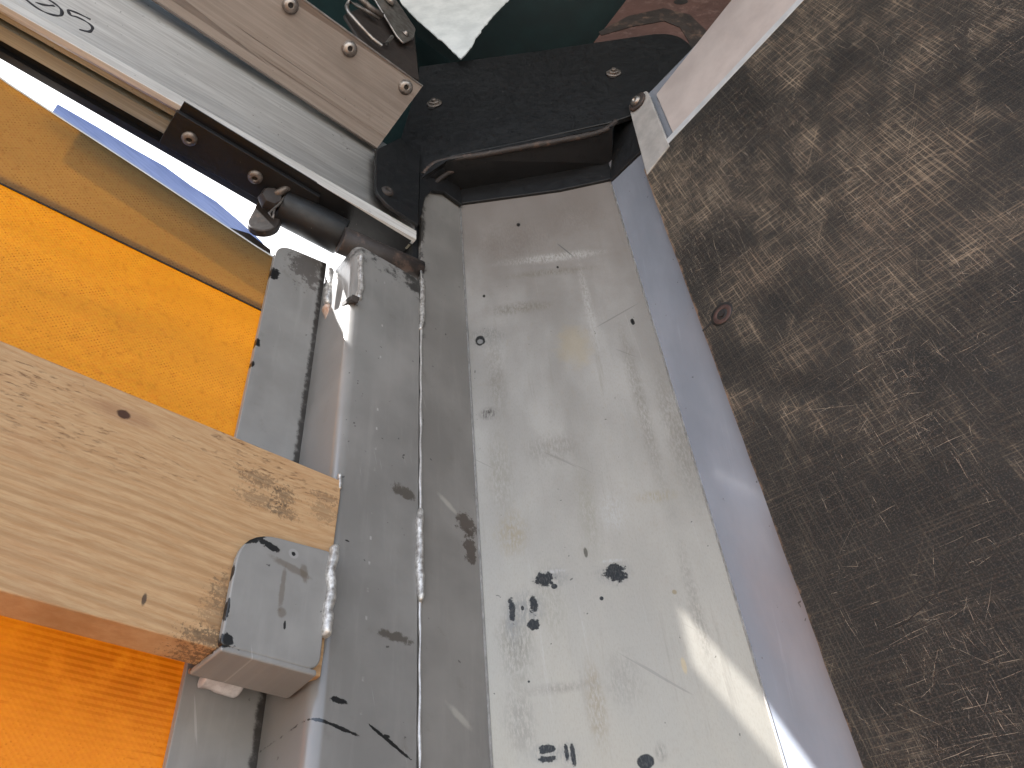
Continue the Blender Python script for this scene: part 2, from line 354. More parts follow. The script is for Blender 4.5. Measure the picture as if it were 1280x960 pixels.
def mat_alu(name, c0, c1, k='Y', metal=.75, rough=.33, brown=0.0):
    g = G(name); u, v = g.uv(k)
    st = g.noise(g.vec(g.mul(g.x, 4), g.mul(g.y, 260), g.mul(g.z, 260)), 1, 5, .65)
    big = g.noise(g.vec(g.mul(g.x, 8), g.mul(g.y, 20), g.mul(g.z, 20)), 1, 5, .6)
    c = g.mix(g.ss(st, .35, .7), c0, c1)
    c = g.mix(g.mul(g.ss(big, .5, .75), .35), c, tuple(q*.6 for q in c0))
    mot = g.ss(g.noise(g.pos, 45, 6, .75), .62, .75); c = g.mix(g.mul(mot, .5), c, (.16, .13, .11))
    sc = g.ss(g.noise(g.vec(g.mul(g.x, 60), g.mul(g.y, 50), g.mul(g.z, 70)), 1, 4, .6, .8), .735, .76); c = g.mix(g.mul(sc, .7), c, (.05, .045, .04))
    sp = g.ss(g.noise(g.pos, 190, 2, .5), .74, .77); c = g.mix(g.mul(sp, .7), c, (.06, .05, .045))
    if brown: c = g.mix(brown, c, (.30, .20, .16))
    return g.set(c, g.ss(st, .3, .7, rough-.05, rough+.1), metal, g.bump(st, .12, .0005))
M['rail'] = mat_alu('brushed_aluminium', (.50, .495, .485), (.70, .695, .68), metal=.2, rough=.36)
M['railip'] = mat_alu('rubbed_lip_aluminium', (.52, .51, .49), (.70, .69, .67), metal=.15, rough=.4)
M['railu'] = mat_alu('shaded_flange_aluminium', (.225, .195, .175), (.30, .265, .24), metal=.35, rough=.4)  # darker brown paints in the shade of the down-facing flange
M['track'] = mat_alu('track_aluminium', (.30, .28, .22), (.46, .43, .34), metal=.4, rough=.4)
def mat_black(name, base=(.0065, .0068, .0078), wornc=(.11, .075, .06), amt=.66, rough=.42):
    g = G(name)
    big = g.noise(g.pos, 14, 6, .7); fine = g.noise(g.pos, 260, 3, .6)
    c = g.mix(g.ss(big, .3, .8), tuple(b*.8 for b in base), tuple(b*1.3 for b in base))
    c = g.mix(g.mul(g.ss(g.noise(g.pos, 40, 7, .75), amt, amt+.14), .6), c, wornc)
    c = g.mix(g.mul(g.ss(g.noise(g.pos, 200, 3, .5), .74, .78), .6), c, (.2, .18, .16))
    return g.set(c, g.ss(g.noise(g.pos, 90, 5, .7), .3, .7, rough, rough+.16), 0.0, g.bump(fine, .2, .0005))
M['black'] = mat_black('black_paint')
M['blackw'] = mat_black('worn_black_paint', (.028, .022, .02), (.15, .095, .07), .5, .55)
M['rust'] = mat_black('rusty_steel', (.028, .021, .018), (.11, .068, .048), .56, .5)
M['redplate'] = mat_black('red_brown_primer', (.085, .045, .038), (.19, .125, .11), .52, .6)
def simple(name, c0, c1, sc=60, rough=.5, metal=0.0, bs=.2):
    g = G(name); n = g.noise(g.pos, sc, 5, .65); return g.set(g.mix(g.ss(n, .3, .7), c0, c1), rough, metal, g.bump(n, bs, .0006))
M['bolt'] = simple('dull_zinc', (.22, .19, .17), (.42, .39, .36), 120, .38, .8)
M['boltd'] = simple('grimy_steel', (.10, .085, .075), (.24, .21, .19), 120, .45, .6)
M['socket'] = simple('socket_dark', (.012, .01, .01), (.02, .018, .016), 100, .7)
M['weld'] = simple('painted_weld_metal', (.24, .22, .20), (.66, .64, .61), 230, .28, .5, .8)
M['weldrust'] = simple('rusty_weld_metal', (.35, .18, .10), (.55, .45, .38), 110, .45, .3, .5)
M['glue'] = simple('clear_plastic_smear', (.45, .42, .42), (.7, .68, .68), 90, .2, .0, .6)
M['teal'] = simple('dark_green_tarp', (.001, .012, .014), (.002, .020, .022), 20, .6)
M['white'] = simple('white_fleece_sheet', (.52, .56, .58), (.68, .72, .74), 25, .8)
M['pink'] = simple('off_white_beam_paint', (.50, .44, .42), (.60, .535, .51), 18, .42, .1)
M['lip'] = simple('grey_white_lip', (.50, .53, .56), (.62, .65, .68), 40, .4, .2)
M['ink'] = simple('black_marker', (.012, .012, .016), (.03, .03, .035), 90, .6)
M['edge'] = simple('bare_seam_edge', (.42, .40, .38), (.66, .64, .62), 120, .3, .5)
M['washer'] = simple('brown_rusted_washer', (.05, .028, .024), (.11, .062, .052), 120, .5, .3)
M['strap'] = simple('grey_strap', (.36, .35, .34), (.48, .465, .45), 40, .45, .2)

def mat_curtain(name, dif, tra, weave, dark):
    g = G(name)
    wx = g.f('SINE', g.mul(g.x, weave)); wz = g.f('SINE', g.mul(g.add(g.z, g.mul(g.x, .0)), weave))
    wv = g.mul(wx, wz); dots = g.ss(wv, .2, .9)
    big = g.noise(g.vec(g.mul(g.x, 6), 0.0, g.mul(g.z, 22)), 1, 6, .65); mot = g.noise(g.pos, 55, 5, .7); fine = g.noise(g.pos, 320, 3, .6)
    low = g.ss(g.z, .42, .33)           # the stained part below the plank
    streak = g.ss(g.noise(g.vec(g.mul(g.x, 22), 0.0, g.mul(g.z, 60)), 1, 5, .7, .3), .52, .70)
    thread = g.ss(g.f('SINE', g.mul(g.z, 1350)), -.2, .6)
    edge = g.mul(g.ss(g.x, .0, .17), g.ss(g.z, .20, .285))
    st = g.mul(g.mul(streak, thread), .5)
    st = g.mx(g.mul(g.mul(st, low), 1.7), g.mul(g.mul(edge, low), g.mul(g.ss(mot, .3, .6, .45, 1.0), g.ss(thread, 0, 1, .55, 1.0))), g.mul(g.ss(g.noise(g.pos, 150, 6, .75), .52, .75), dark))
    st = g.mx(st, g.mul(dots, g.mul(g.ss(g.noise(g.pos, 240, 4, .7), .35, .65), g.ss(g.add(big, mot), .85, 1.2, .22, .75))))
    d = g.mix(g.ss(big, .3, .7), tuple(q*.85 for q in dif), dif); d = g.mix(st, d, (.10, .04, .015))
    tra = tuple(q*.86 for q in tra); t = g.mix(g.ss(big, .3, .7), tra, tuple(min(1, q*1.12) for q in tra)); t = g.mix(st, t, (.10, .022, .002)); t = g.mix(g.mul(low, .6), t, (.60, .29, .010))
    t = g.mix(g.mul(g.ss(fine, .35, .7), .35), t, (tra[0], tra[1]*.6, tra[2]*.5))
    nrm = g.bump(g.add(g.mul(wv, .5), fine), .25, .0006)
    g.set(d, .6, 0.0, nrm)
    tr = g.n('ShaderNodeBsdfTranslucent'); g.l(t, tr.inputs[0])
    m = g.n('ShaderNodeMixShader'); m.inputs[0].default_value = .7
    g.l(g.b.outputs[0], m.inputs[1]); g.l(tr.outputs[0], m.inputs[2]); g.l(m.outputs[0], g.out.inputs[0]); return g.m
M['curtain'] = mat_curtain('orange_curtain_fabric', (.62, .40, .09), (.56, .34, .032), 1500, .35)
M['hem'] = mat_curtain('doubled_curtain_hem', (.42, .31, .15), (.42, .275, .075), 1300, .45)
def mat_flap():
    g = G('blue_outer_flap'); n = g.noise(g.vec(g.mul(g.x, 30), 0., g.mul(g.add(g.z, g.mul(g.x, .35)), 300)), 1, 4, .6)
    g.set(g.mix(n, (.3, .36, .5), (.6, .66, .8)), .5)
    tr = g.n('ShaderNodeBsdfTranslucent'); g.l(g.mix(n, (.12, .19, .38), (.45, .54, .75)), tr.inputs[0])
    m = g.n('ShaderNodeMixShader'); m.inputs[0].default_value = .5
    g.l(g.b.outputs[0], m.inputs[1]); g.l(tr.outputs[0], m.inputs[2]); g.l(m.outputs[0], g.out.inputs[0]); return g.m
M['flap'] = mat_flap()

YW = .487
def mat_wood(name, tint=(1, 1, 1)):
    g = G(name)
    warp = g.noise(g.vec(g.mul(g.x, 3.2), 0.0, g.mul(g.z, 5)), 1, 2, .5)
    zz = g.add(g.z, g.mul(warp, .035))
    gr = g.add(zz, g.mul(g.x, .02))
    ring = g.f('SINE', g.add(g.mul(gr, 620), g.mul(g.noise(g.vec(g.mul(g.x, 6), 0., g.mul(g.z, 30)), 1, 3, .6), 4)))
    lowm = g.ss(g.z, .40, .345)           # straight ridged grain below, torn fibre above
    fib = g.noise(g.vec(g.mul(g.add(g.x, g.mul(g.z, .9)), 45), g.mul(g.y, 60), g.mul(zz, 420)), 1, 5, .7)
    tear = g.ss(g.noise(g.vec(g.mul(g.add(g.x, g.mul(g.z, 1.1)), 80), 0., g.mul(g.sub(zz, g.mul(g.x, .15)), 330)), 1, 5, .65), .54, .68)
    tm = g.mul(g.ss(g.noise(g.vec(g.mul(g.x, 7), 0., g.mul(g.z, 24)), 1, 4, .6), .46, .58), g.ss(g.z, .35, .40))
    A = tuple(a*b for a, b in zip((.43, .25, .122), tint)); Bc = tuple(a*b for a, b in zip((.30, .165, .075), tint)); C = tuple(a*b for a, b in zip((.53, .352, .195), tint))
    c = g.mix(g.ss(fib, .3, .7), A, C)
    c = g.mix(g.mul(g.ss(ring, .1, 1.0), g.add(g.mul(lowm, .30), .07)), c, Bc)
    c = g.mix(g.mul(g.mul(tear, tm), .85), c, (.16, .075, .038))
    c = g.mix(g.mul(g.ss(g.noise(g.vec(g.mul(g.x, 5), 0., g.mul(g.z, 12)), 1, 4, .6), .5, .75), .35), c, (.50, .29, .17))
    u, v = g.x, g.z
    j = g.noise(g.pos, 110, 5, .7)
    kn = [pl('Y', 155, 518, YW), pl('Y', 180, 749, YW)]
    c = g.mix(g.mul(g.blob(u, v, *kn[0], .022, .007, j, .5, .9), .5), c, (.30, .16, .09))
    c = g.mix(g.blob(u, v, *kn[0], .0048, .0040, j, .4, .4), c, (.07, .035, .022))
    c = g.mix(g.mul(g.blob(u, v, *kn[1], .0015, .004, j, .6, .6), .85), c, (.05, .035, .03))
    for (px, py, w_, h_, o) in ((325, 600, .015, .006, .7), (355, 620, .008, .008, .8), (325, 625, .015, .006, .6), (355, 640, .010, .005, .75), (408, 622, .012, .004, .6), (405, 640, .010, .008, .5), (272, 770, .010, .02, .5), (262, 800, .016, .006, .9), (278, 740, .006, .012, .5)):
        c = g.mix(g.mul(g.blob(u, v, *pl('Y', px, py, YW), w_, h_, g.noise(g.pos, 300, 6, .8), 3.6, .4), o*.6), c, (.045, .036, .03))
    h = g.add(g.mul(g.ss(ring, -1, 1), g.mul(lowm, .5)), g.add(g.mul(fib, .8), g.mul(g.mul(tear, tm), -1.6)))
    return g.set(c, .68, 0.0, g.bump(h, .55, .0009), .3)
M['wood'] = mat_wood('sawn_spruce')
def mat_floor():
    g = G('trailer_floor_boards'); n = g.noise(g.vec(g.mul(g.x, 2), g.mul(g.y, 40), 0.), 1, 5, .65)
    return g.set(g.mix(n, (.22, .15, .10), (.40, .31, .22)), .7)
def mat_ground():
    g = G('concrete_yard'); n = g.noise(g.pos, 4, 7, .7); return g.set(g.mix(n, (.30, .285, .26), (.42, .40, .37)), .9)

# ------------------------------------------------------------------ setting
FZ = -ZC/S                       # trailer floor in layout units
m = MB(); m.box(V(-9, -3.6, FZ-.1), V(.9, .55, FZ)); tag(m.build('trailer_floor', mat_floor()), kind='structure')
m = MB(); m.face([V(-900, -900, FZ-2.2), V(900, -900, FZ-2.2), V(900, 900, FZ-2.2), V(-900, 900, FZ-2.2)]); tag(m.build('ground', mat_ground()), kind='structure')

# small hardware ---------------------------------------------------------
def frame(n):
    n = n.normalized(); a = V(0, 0, 1) if abs(n.z) < .8 else V(1, 0, 0); a = (a-a.dot(n)*n).normalized(); return n, a, n.cross(a)
def disc_stack(mb, c, n, prof, seg=28, hexa=False):
    """lathe: prof = [(radius, height along n)]"""
    n, a, b = frame(n); rings = []
    for r, h in prof:
        rings.append([c+n*h+(a*math.cos(2*math.pi*k/seg)+b*math.sin(2*math.pi*k/seg))*r for k in range(seg)])
    mb.loft(rings, smooth=not hexa)
def button_bolt(c, n, r, parent, name='bolt', mat='bolt', washer=0):
    m = MB(); q = r
    prof = [(q, 0), (q, q*.12), (q*.96, q*.25), (q*.82, q*.42), (q*.62, q*.52), (q*.42, q*.56), (q*.40, q*.56), (q*.38, q*.22), (q*.02, q*.20)]
    disc_stack(m, c, n, prof)
    ob = m.build(name, M[mat], parent)
    h = MB(); disc_stack(h, c+n.normalized()*q*.2, n, [(q*.385, 0), (q*.385, q*.06), (q*.01, q*.065)], 6, True); h.build('socket', M['socket'], ob)
    if washer:
        h = MB(); disc_stack(h, c-n.normalized()*q*.02, n, [(q*washer, -q*.05), (q*washer, q*.08), (q*.9, q*.09)]); h.build('washer', M['boltd'], ob)
    return ob
def hexnut(c, n, r, parent, mat='boltd'):
    m = MB(); disc_stack(m, c, n, [(r*1.5, 0), (r*1.5, r*.14), (r*1.05, r*.16)]); w_ = m.build('washer', M[mat], parent)
    m = MB(); disc_stack(m, c, n, [(r, r*.1), (r, r*.5), (r*.9, r*.58), (r*.55, r*.58)], 6, True)
    nn, a, b = frame(n); o = m.build('nut', M[mat], parent)
    m = MB(); disc_stack(m, c, n, [(r*.5, r*.1), (r*.5, r*.9), (r*.42, r*1.0), (r*.05, r*1.01)], 18); m.build('stud', M['boltd'], o)
    return o
def bead(path_px, k, v, r, parent, mat='weld', seed=0, push=V(0, 0, 0), name='weld_bead', n=26, flat=.75):
    pts = [P(x, y, k, v)+push for x, y in path_px]
    full = []; L = len(pts)-1
    for i in range(n*L+1):
        t = i/n; j = min(int(t), L-1); full.append(pts[j].lerp(pts[j+1], t-j))
    N = len(full); rad = []
    for i, p in enumerate(full):
        e = min(1, (i+.4)/(n*.16), (N-1-i+.4)/(n*.16)); e = math.sqrt(max(0, 1-(1-e)**2))
        rad.append(r*(e*.92+.06)*(1+.22*noise.noise(p*55+Vector((seed, 1, 0)))))
    full = [p+V(noise.noise(p*40+Vector((seed, 0, 9)))*r*.5, 0, 0) for p in full]
    m = MB(); m.tube(full, rad, 14, .28, flat, None, seed)
    return m.build(name, M[mat], parent)
def rpoly(pts, rad, seg=6):
    """round the corners of a planar polygon; rad: one radius per corner"""
    out = []; n = len(pts)
    for i in range(n):
        p = Vector(pts[i]); r = rad[i]
        if r <= 0: out.append(p); continue
        a = Vector(pts[i-1])-p; b = Vector(pts[(i+1) % n])-p
        la, lb = a.length, b.length; a.normalize(); b.normalize(); r = min(r, la*.49, lb*.49)
        p0 = p+a*r; p2 = p+b*r
        for k in range(seg+1):
            t = k/seg; out.append(p0*(1-t)**2 + p*2*t*(1-t) + p2*t*t)
    return out

# ------------------------------------------------------------------ corner post
xL, yL = .417, .489; xR, yR = .572, .334
post = thing('corner_post', 'tall pale corner post with black paint chips beside the scratched black panel', 'corner post', (.49, .42, FZ))
ZT = 1.14
th = V(.005, .005, 0)
m = MB(); m.prism([V(xL, yL, FZ), V(xR, yR, FZ), V(xR, yR, ZT), V(xL, yL, ZT)], V(.006, .006, 0)); o = m.build('web_plate', M['plate'], post); o['label'] = 'wide pale plate with black paint chips and rubbed stains'
m = MB(); m.prism([V(.3505, .489, FZ), V(.3505, .489, 1.12), V(xL+.001, .489, 1.12), V(xL+.001, .489, FZ)], V(0, .007, 0)); o = m.build('side_flange', M['lflange'], post, .0012); o['label'] = 'darker grey flange left of the pale plate'
m = MB(); m.prism([V(.570, .3375, FZ), V(.570, .3375, 1.12), V(.570, .12, 1.12), V(.570, .12, FZ)], V(.007, 0, 0)); o = m.build('side_flange', M['rflange'], post, .0008); o['label'] = 'glossy grey flange with sky tint in its colour beside the black panel'
# fine bright folds where plate and flanges meet
for (a, b) in (((xL-.0004, yL-.0006), 1.0), ((xR-.0022, yR+.0020), 1.0)):
    m = MB(); m.tube([V(a[0], a[1], FZ), V(a[0], a[1], 1.004)], .0011, 8); m.build('fold_edge', M['edge'], post)

# ------------------------------------------------------------------ welded stanchion
st = thing('steel_stanchion', 'grey painted square steel tube with weld beads between plank end and corner post', 'post', (.30, .52, FZ))
x0, x1, y0, y1 = .262, .3495, .489, .563; R0 = .011
def tube_ring(z):
    pts = []
    for (cx, cy, a0) in ((x0+R0, y0+R0, 180), (x1-.003, y0+.003, 270), (x1-.003, y1-.003, 0), (x0+.003, y1-.003, 90)):
        r = R0 if a0 == 180 else .003
        for k in range(9):
            a = math.radians(a0+k*90/8); pts.append(V(cx+r*math.cos(a), cy+r*math.sin(a), z))
    return pts
zt = .772
m = MB(); m.loft([tube_ring(FZ), tube_ring(zt)], smooth=True, caps=False)
# hollow end: inner wall and rim
def inner(z): return [V(x0+.004+(p.x-x0)*(x1-x0-.008)/(x1-x0), y0+.004+(p.y-y0)*(y1-y0-.008)/(y1-y0), z) for p in tube_ring(z)]
m.loft([inner(zt), inner(zt-.3)], caps=False, smooth=True)
m.loft([tube_ring(zt), inner(zt)], caps=False)
m.build('square_tube', M['tube'], st)
# side plate behind the tube
top = [V(.199, .561, FZ), V(.199, .561, P(345, 305, 'Y', .561).z+.004), V(x0+.001, .561, P(412, 331, 'Y', .561).z), V(x0+.001, .561, FZ)]
m = MB(); m.prism(rpoly(top, [0, .022, 0, 0], 8), V(0, .007, 0)); m.build('side_plate', M['sidep'], st, .0009)
# plank pocket: front tab, bottom shelf
tf0 = P(280, 807, 'Y', .478); tf1 = P(395, 838, 'Y', .478); tb = (tf0.z+tf1.z)/2; sb0 = P(237, 836, 'Y', .561); sb1 = P(350, 864, 'Y', .561)
ft = [V(.1875, .478, tb), V(.1875, .478, .352), V(.2595, .478, .3585), V(.2595, .478, tb)]
ft = rpoly(ft, [.004, .030, .004, .012], 8)
m = MB(); m.prism(ft, V(0, .006, 0)); o = m.build('pocket_tab', M['tab'], st, .0014, 3); o['label'] = 'rounded grey tab with black chips holding the plank'
zs_ = tb+.0008
sh = [V(.1885, .4782, zs_), V(.2575, .4782, zs_), V(.259, .518, zs_), V(.1865, .518, zs_)]
sh2 = [V(.1865, .518, zs_), V(.259, .518, zs_), V(.262, .560, zs_+.021), V(.200, .560, zs_+.021)]
m = MB(); m.prism(sh, V(0, 0, -.0045)); m.prism(sh2, V(0, 0, -.0045)); m.build('pocket_shelf', M['tab'], st, .0014, 3)
# little dark steel stop welded across the corner
a = P(418, 395, 'Y', .540); b = P(443, 377, 'Y', .484)
m = MB(); ax = (b-a).normalized(); up = V(0, 0, 1); sd = ax.cross(up).normalized(); up = sd.cross(ax)
m.prism([a+sd*.0042, a-sd*.0042, b-sd*.0042, b+sd*.0042], up*.007); m.build('stop_bar', M['rust'], st, .0008)
# weld beads
BP = V(-.003, 0, 0)
bead([(415, 338), (412, 382)], 'Y', .545, .0062, st, seed=1, push=BP)
bead([(410, 383), (416, 404)], 'Y', .543, .0064, st, 'weldrust', seed=2, push=BP)
bead([(416, 402), (416, 430)], 'Y', .545, .0055, st, seed=3, push=BP)
bead([(400, 556), (397, 592)], 'Y', .547, .0058, st, seed=4, push=BP)
bead([(450, 318), (451, 345), (448, 376)], 'Y', .4895, .0042, st, seed=5, push=V(0, 0, 0))
bead([(527, 348), (528, 372), (526, 412)], 'Y', .4885, .0032, st, seed=6)
bead([(525, 636), (524, 690), (526, 752)], 'Y', .4875, .0042, st, seed=7)
bead([(419, 682), (412, 715), (412, 750), (405, 796)], 'Y', .4775, .0048, st, seed=8)
bead([(357, 922), (354, 1000)], 'Y', .547, .0062, st, seed=9, push=BP)
bead([(250, 846), (268, 851), (304, 861)], 'Y', .552, .0085, st, 'glue', seed=10, name='sealant_blob')
bead([(424, 592), (424, 612)], 'Y', .4885, .0026, st, seed=12)
# dark irregular patch below the pocket
m = MB(); c0 = P(357, 905, 'Y', .5595)
pts = [c0+V(math.cos(t/14*2*math.pi)*.0075*(1+.4*math.sin(t*3.7)), 0, math.sin(t/14*2*math.pi)*.016*(1+.35*math.sin(t*2.3))) for t in range(14)]
m.prism(pts, V(0, .0012, 0)); m.build('dark_patch', M['socket'], st)
# bright seam between the tube and the post flange
pth = [V(.3502+.0004*math.sin(i*1.7), .4886, .20+i*.0122-.3) for i in range(0, 74)]
m = MB(); m.tube(pth, [.00115*(1+.5*noise.noise(p*90)) for p in pth], 8, .3); m.build('weld_seam', M['edge'], st)

# ------------------------------------------------------------------ plank
zt_ = P(425, 600, 'Y', YW).z; zb_ = P(248, 805, 'Y', YW).z
zl_ = P(0, 420, 'Y', YW).z; zlb = P(0, 741, 'Y', YW).z
ext = 8
m = MB()
prof = []
NZ = 10
endp = [V(.2655+.0025*noise.noise(Vector((0, 5, i*2.3)))+.002*(i/NZ), YW, zb_+(zt_-zb_)*i/NZ) for i in range(NZ+1)]
poly = [V(-ext, YW, zlb), ] + endp + [V(-ext, YW, zl_)]
m.prism(poly, V(0, .028, 0)); plank = m.build('wooden_plank', M['wood'], None, .0012, 2, base=(-.5, .5, zb_))
tag(plank, 'rough sawn pale wooden plank lying in the grey pocket across the orange curtain', 'plank')

# ------------------------------------------------------------------ orange curtain
cur = thing('side_curtain', 'orange translucent tarpaulin side curtain with khaki hem behind the wooden plank', 'curtain', (-.2, .6, FZ))
YC = .576
def topz(x):
    k = [(-9, 1.02), (-.6, 1.0), (-.30, .925), (-.113, P(0, 97, 'Y', YC).z), (.197, P(335, 322, 'Y', YC).z), (.27, .80)]
    for i in range(len(k)-1):
        if x <= k[i+1][0]:
            t = (x-k[i][0])/(k[i+1][0]-k[i][0]); return k[i][1]*(1-t)+k[i+1][1]*t
    return k[-1][1]
s0 = P(0, 228, 'Y', YC); s1 = P(325, 390, 'Y', YC)
def seamz(x): return max(s1.z-.02, min(.95, s0.z+(s1.z-s0.z)*(x-s0.x)/(s1.x-s0.x)))
def yw(x, z): return YC + .002*math.sin(x*9+z*4) + .0015*noise.noise(Vector((x*5, 0, z*7)))
xs = [-9, -6, -4, -2.5, -1.5, -1.0] + [-.8+i*.02 for i in range(54)]
def sheet(zlo, zhi, dy, name, mat, nz, th_=.0012):
    m = MB(); rows = []
    for side in (0, 1):
        g_ = []
        for x in xs:
            a, b = zlo(x), zhi(x)
            g_.append([m.bm.verts.new(V(x, yw(x, a+(b-a)*j/nz)+dy+side*th_, a+(b-a)*j/nz)) for j in range(nz+1)])
        rows.append(g_)
        for i in range(len(xs)-1):
            for j in range(nz): m.bm.faces.new((g_[i][j], g_[i+1][j], g_[i+1][j+1], g_[i][j+1])).smooth = True
        if side == 1: break
    f0, f1 = rows
    for i in range(len(xs)-1):
        for j in (0, nz): m.bm.faces.new((f0[i][j], f0[i+1][j], f1[i+1][j], f1[i][j]))
    for i in (0, len(xs)-1):
        for j in range(nz): m.bm.faces.new((f0[i][j], f0[i][j+1], f1[i][j+1], f1[i][j]))
    return m.build(name, mat, cur)
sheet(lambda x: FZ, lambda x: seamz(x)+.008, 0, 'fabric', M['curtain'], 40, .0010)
o = sheet(lambda x: seamz(x), topz, -.0018, 'hem', M['hem'], 10, .0016); o['label'] = 'darker khaki doubled hem along the top of the curtain'
m = MB(); pth = [V(x, yw(x, seamz(x))-.0016, seamz(x)-.0007) for x in xs if x > -1.1]
m.tube(pth, .0010, 6); m.build('hem_seam', M['socket'], cur)
m = MB(); pth = [V(x, yw(x, topz(x))-.001, topz(x)) for x in xs if x > -.7]; m.tube(pth, .0016, 8); m.build('hem_cord', M['lip'], cur)
# outer blue flap just showing above the hem
YF = .590
tp = [P(a, b, 'Y', YF) for a, b in ((72, 130), (120, 158), (165, 184), (205, 208), (240, 232), (270, 252), (300, 277), (326, 300), (338, 318))]
for i, p in enumerate(tp): p.z += .0012*math.sin(i*2.6)
bt = [V(p.x, YF, topz(p.x)-.03) for p in tp]
m = MB(); m.prism(tp+bt[::-1], V(0, .0012, 0)); o = m.build('outer_flap', M['flap'], cur); o['label'] = 'blue outer edge of the curtain against the bright sky'
m = MB(); q = [P(a, b, 'Y', .5855) for a, b in ((283, 283), (312, 292), (338, 312), (340, 335), (330, 325), (300, 298))]
m.prism(q, V(0, .0012, 0)); m.build('hem_fold', M['rust'], cur)

# ------------------------------------------------------------------ curtain rail
rail = thing('curtain_rail', 'silver aluminium roof rail with black handwritten digits and three round bolts above the orange curtain', 'rail', (0, .5, .848))
def ry(x): return .489 + (.018*(.342-x)/.475 if x > -.15 else .0187)
def ry2(x):
    return ry(x)
lowprof = [(0, .848), (-.0, .850), (-.0003, .866), (.0022, .8685), (.0036, .880), (.0044, .893), (.0050, .895), (.0058, .915), (.0060, .940), (.0054, .965), (.0040, .982), (.003, .997), (.004, 1.04)]
def zsk(x): return 0.0
XE = .342
def ring_low(x): 
    pts = [V(x, ry(x)+dy, z) for dy, z in lowprof]
    back = [V(x, ry(x)+dy+.008, z) for dy, z in lowprof[::-1]]
    return pts+back
m = MB(); m.loft([ring_low(-9), ring_low(-.15), ring_low(XE)], smooth=False); o = m.build('lower_face', M['rail'], rail)
for p in o.data.polygons: p.use_smooth = len(p.vertices) == 4
m = MB(); m.loft([[V(x, ry(x)-.0012, .8478), V(x, ry(x)-.0012, .8665), V(x, ry(x)+.006, .8665), V(x, ry(x)+.006, .8478)] for x in (-9, -.15, XE)]); m.build('bottom_lip', M['railip'], rail, .0006)
# upper flange, leaning inwards, cut square at the corner
rid = P(470, 187, 'Y', .489); te = P(528, 108, 'Y', .400)
rid0 = P(189, 0, 'Y', .492); te0 = P(380, 0, 'Y', .400)
def along(a, b, x): return a+(b-a)*((x-a.x)/(b.x-a.x))
rl = along(rid, rid0, -1.0); tl = along(te, te0, -1.0)
NB = V(0, .35, .9).normalized()
m = MB(); secs = []
for (r_, t_) in ((rl, tl), (rid+V(0, -.001, 0), te)):
    g0 = r_.lerp(t_, .16); g1 = r_.lerp(t_, .19)
    inw = (t_-r_).cross(V(1, 0, 0)).normalized()
    if inw.z < 0: inw = -inw
    secs.append([r_, g0, g0+inw*.0006, g1+inw*.0006, g1, r_.lerp(t_, .30), r_.lerp(t_, .303)+inw*.0004, t_, t_+inw*.005, r_+inw*.005])
m.loft(secs); m.build('upper_flange', M['railu'], rail)
fl_n = (te-rid).cross(V(1, 0, 0)).normalized()
if fl_n.z > 0: fl_n = -fl_n
d_fl = rid.dot(fl_n)
for (px, py) in ((507, 109), (437, 61), (363, 7)):
    q = P(px, py, fl_n, d_fl); button_bolt(q, fl_n, .0088, rail, washer=1.12)
m = MB(); m.tube([tl+V(0, -.0005, 0), te+V(0, -.0005, 0)], .0012, 8); m.build('bright_edge', M['edge'], rail)
m = MB(); m.tube([along(rid, rid0, -.6)+V(0, -.002, -.001), rid+V(0, -.002, -.001)], .0016, 8); m.build('rib', M['railu'], rail)
# underside: track strips with dark slots between
def strip(ya, yb, za, zb, name, mat, xa=-9, xb=XE, bev=0):
    # ya, yb given at x=-.13 ; near the corner the inner side follows the yaw of the rail
    def sec(x):
        k = ry(x)-.507
        f0 = max(0, 1-(ya-.507)/.056)*k; f1 = max(0, 1-(yb-.507)/.056)*k
        return [V(x, ya+f0, za), V(x, yb+f1, za), V(x, yb+f1, zb), V(x, ya+f0, zb)]
    m = MB(); m.loft([sec(xa), sec(-.15), sec(xb)]); return m.build(name, mat, rail, bev)
strip(.5155, .5215, .850, .900, 'track_strip', M['track'])
strip(.5300, .5450, .852, .900, 'track_strip', M['track'])
strip(.5215, .5300, .890, .900, 'track_slot', M['socket'])
strip(.5450, .5560, .860, .900, 'outer_slot', M['black'])
strip(.5560, .5640, .852, .985, 'outer_wall', M['black'])
m = MB(); m.box(V(.045, .493, .8475), V(XE-.004, .556, .8495)); m.build('track_filler', M['black'], rail)  # added black filler that keeps the track end dark
m = MB(); m.box(V(.334, .4965, .8505), V(.3415, .575, 1.0)); m.build('end_filler', M['black'], rail)  # added black filler shutting out the sky at the rail end
# handwriting on the lower face
def stroke(pts, wd=.0011):
    full = []
    P3 = [P(x, y, 'Y', .511) for x, y in pts]
    for i in range(len(P3)-1):
        a = P3[max(i-1, 0)]; b = P3[i]; c = P3[i+1]; d = P3[min(i+2, len(P3)-1)]
        for k in range(6):
            t = k/6; full.append(.5*((2*b)+(c-a)*t+(2*a-5*b+4*c-d)*t*t+(3*b-a-3*c+d)*t**3))
    full.append(P3[-1]); return full
m = MB()
for pts in ([(60, -2), (70, 5), (77, 13), (75, 20), (62, 19), (46, 11), (28, -4)], [(44, 3), (56, 6), (68, 7)], [(85, 12), (98, 17), (113, 25)], [(85, 12), (88, 19), (97, 22), (108, 28), (115, 35), (111, 41), (98, 39)]):
    fl = stroke(pts); m.tube(fl, [.0016*(.75+.5*abs(math.sin(i*.35))) for i in range(len(fl))], 8, 0, .2, V(0, 1, 0))
inkob = m.build('handwriting', M['ink'], rail)
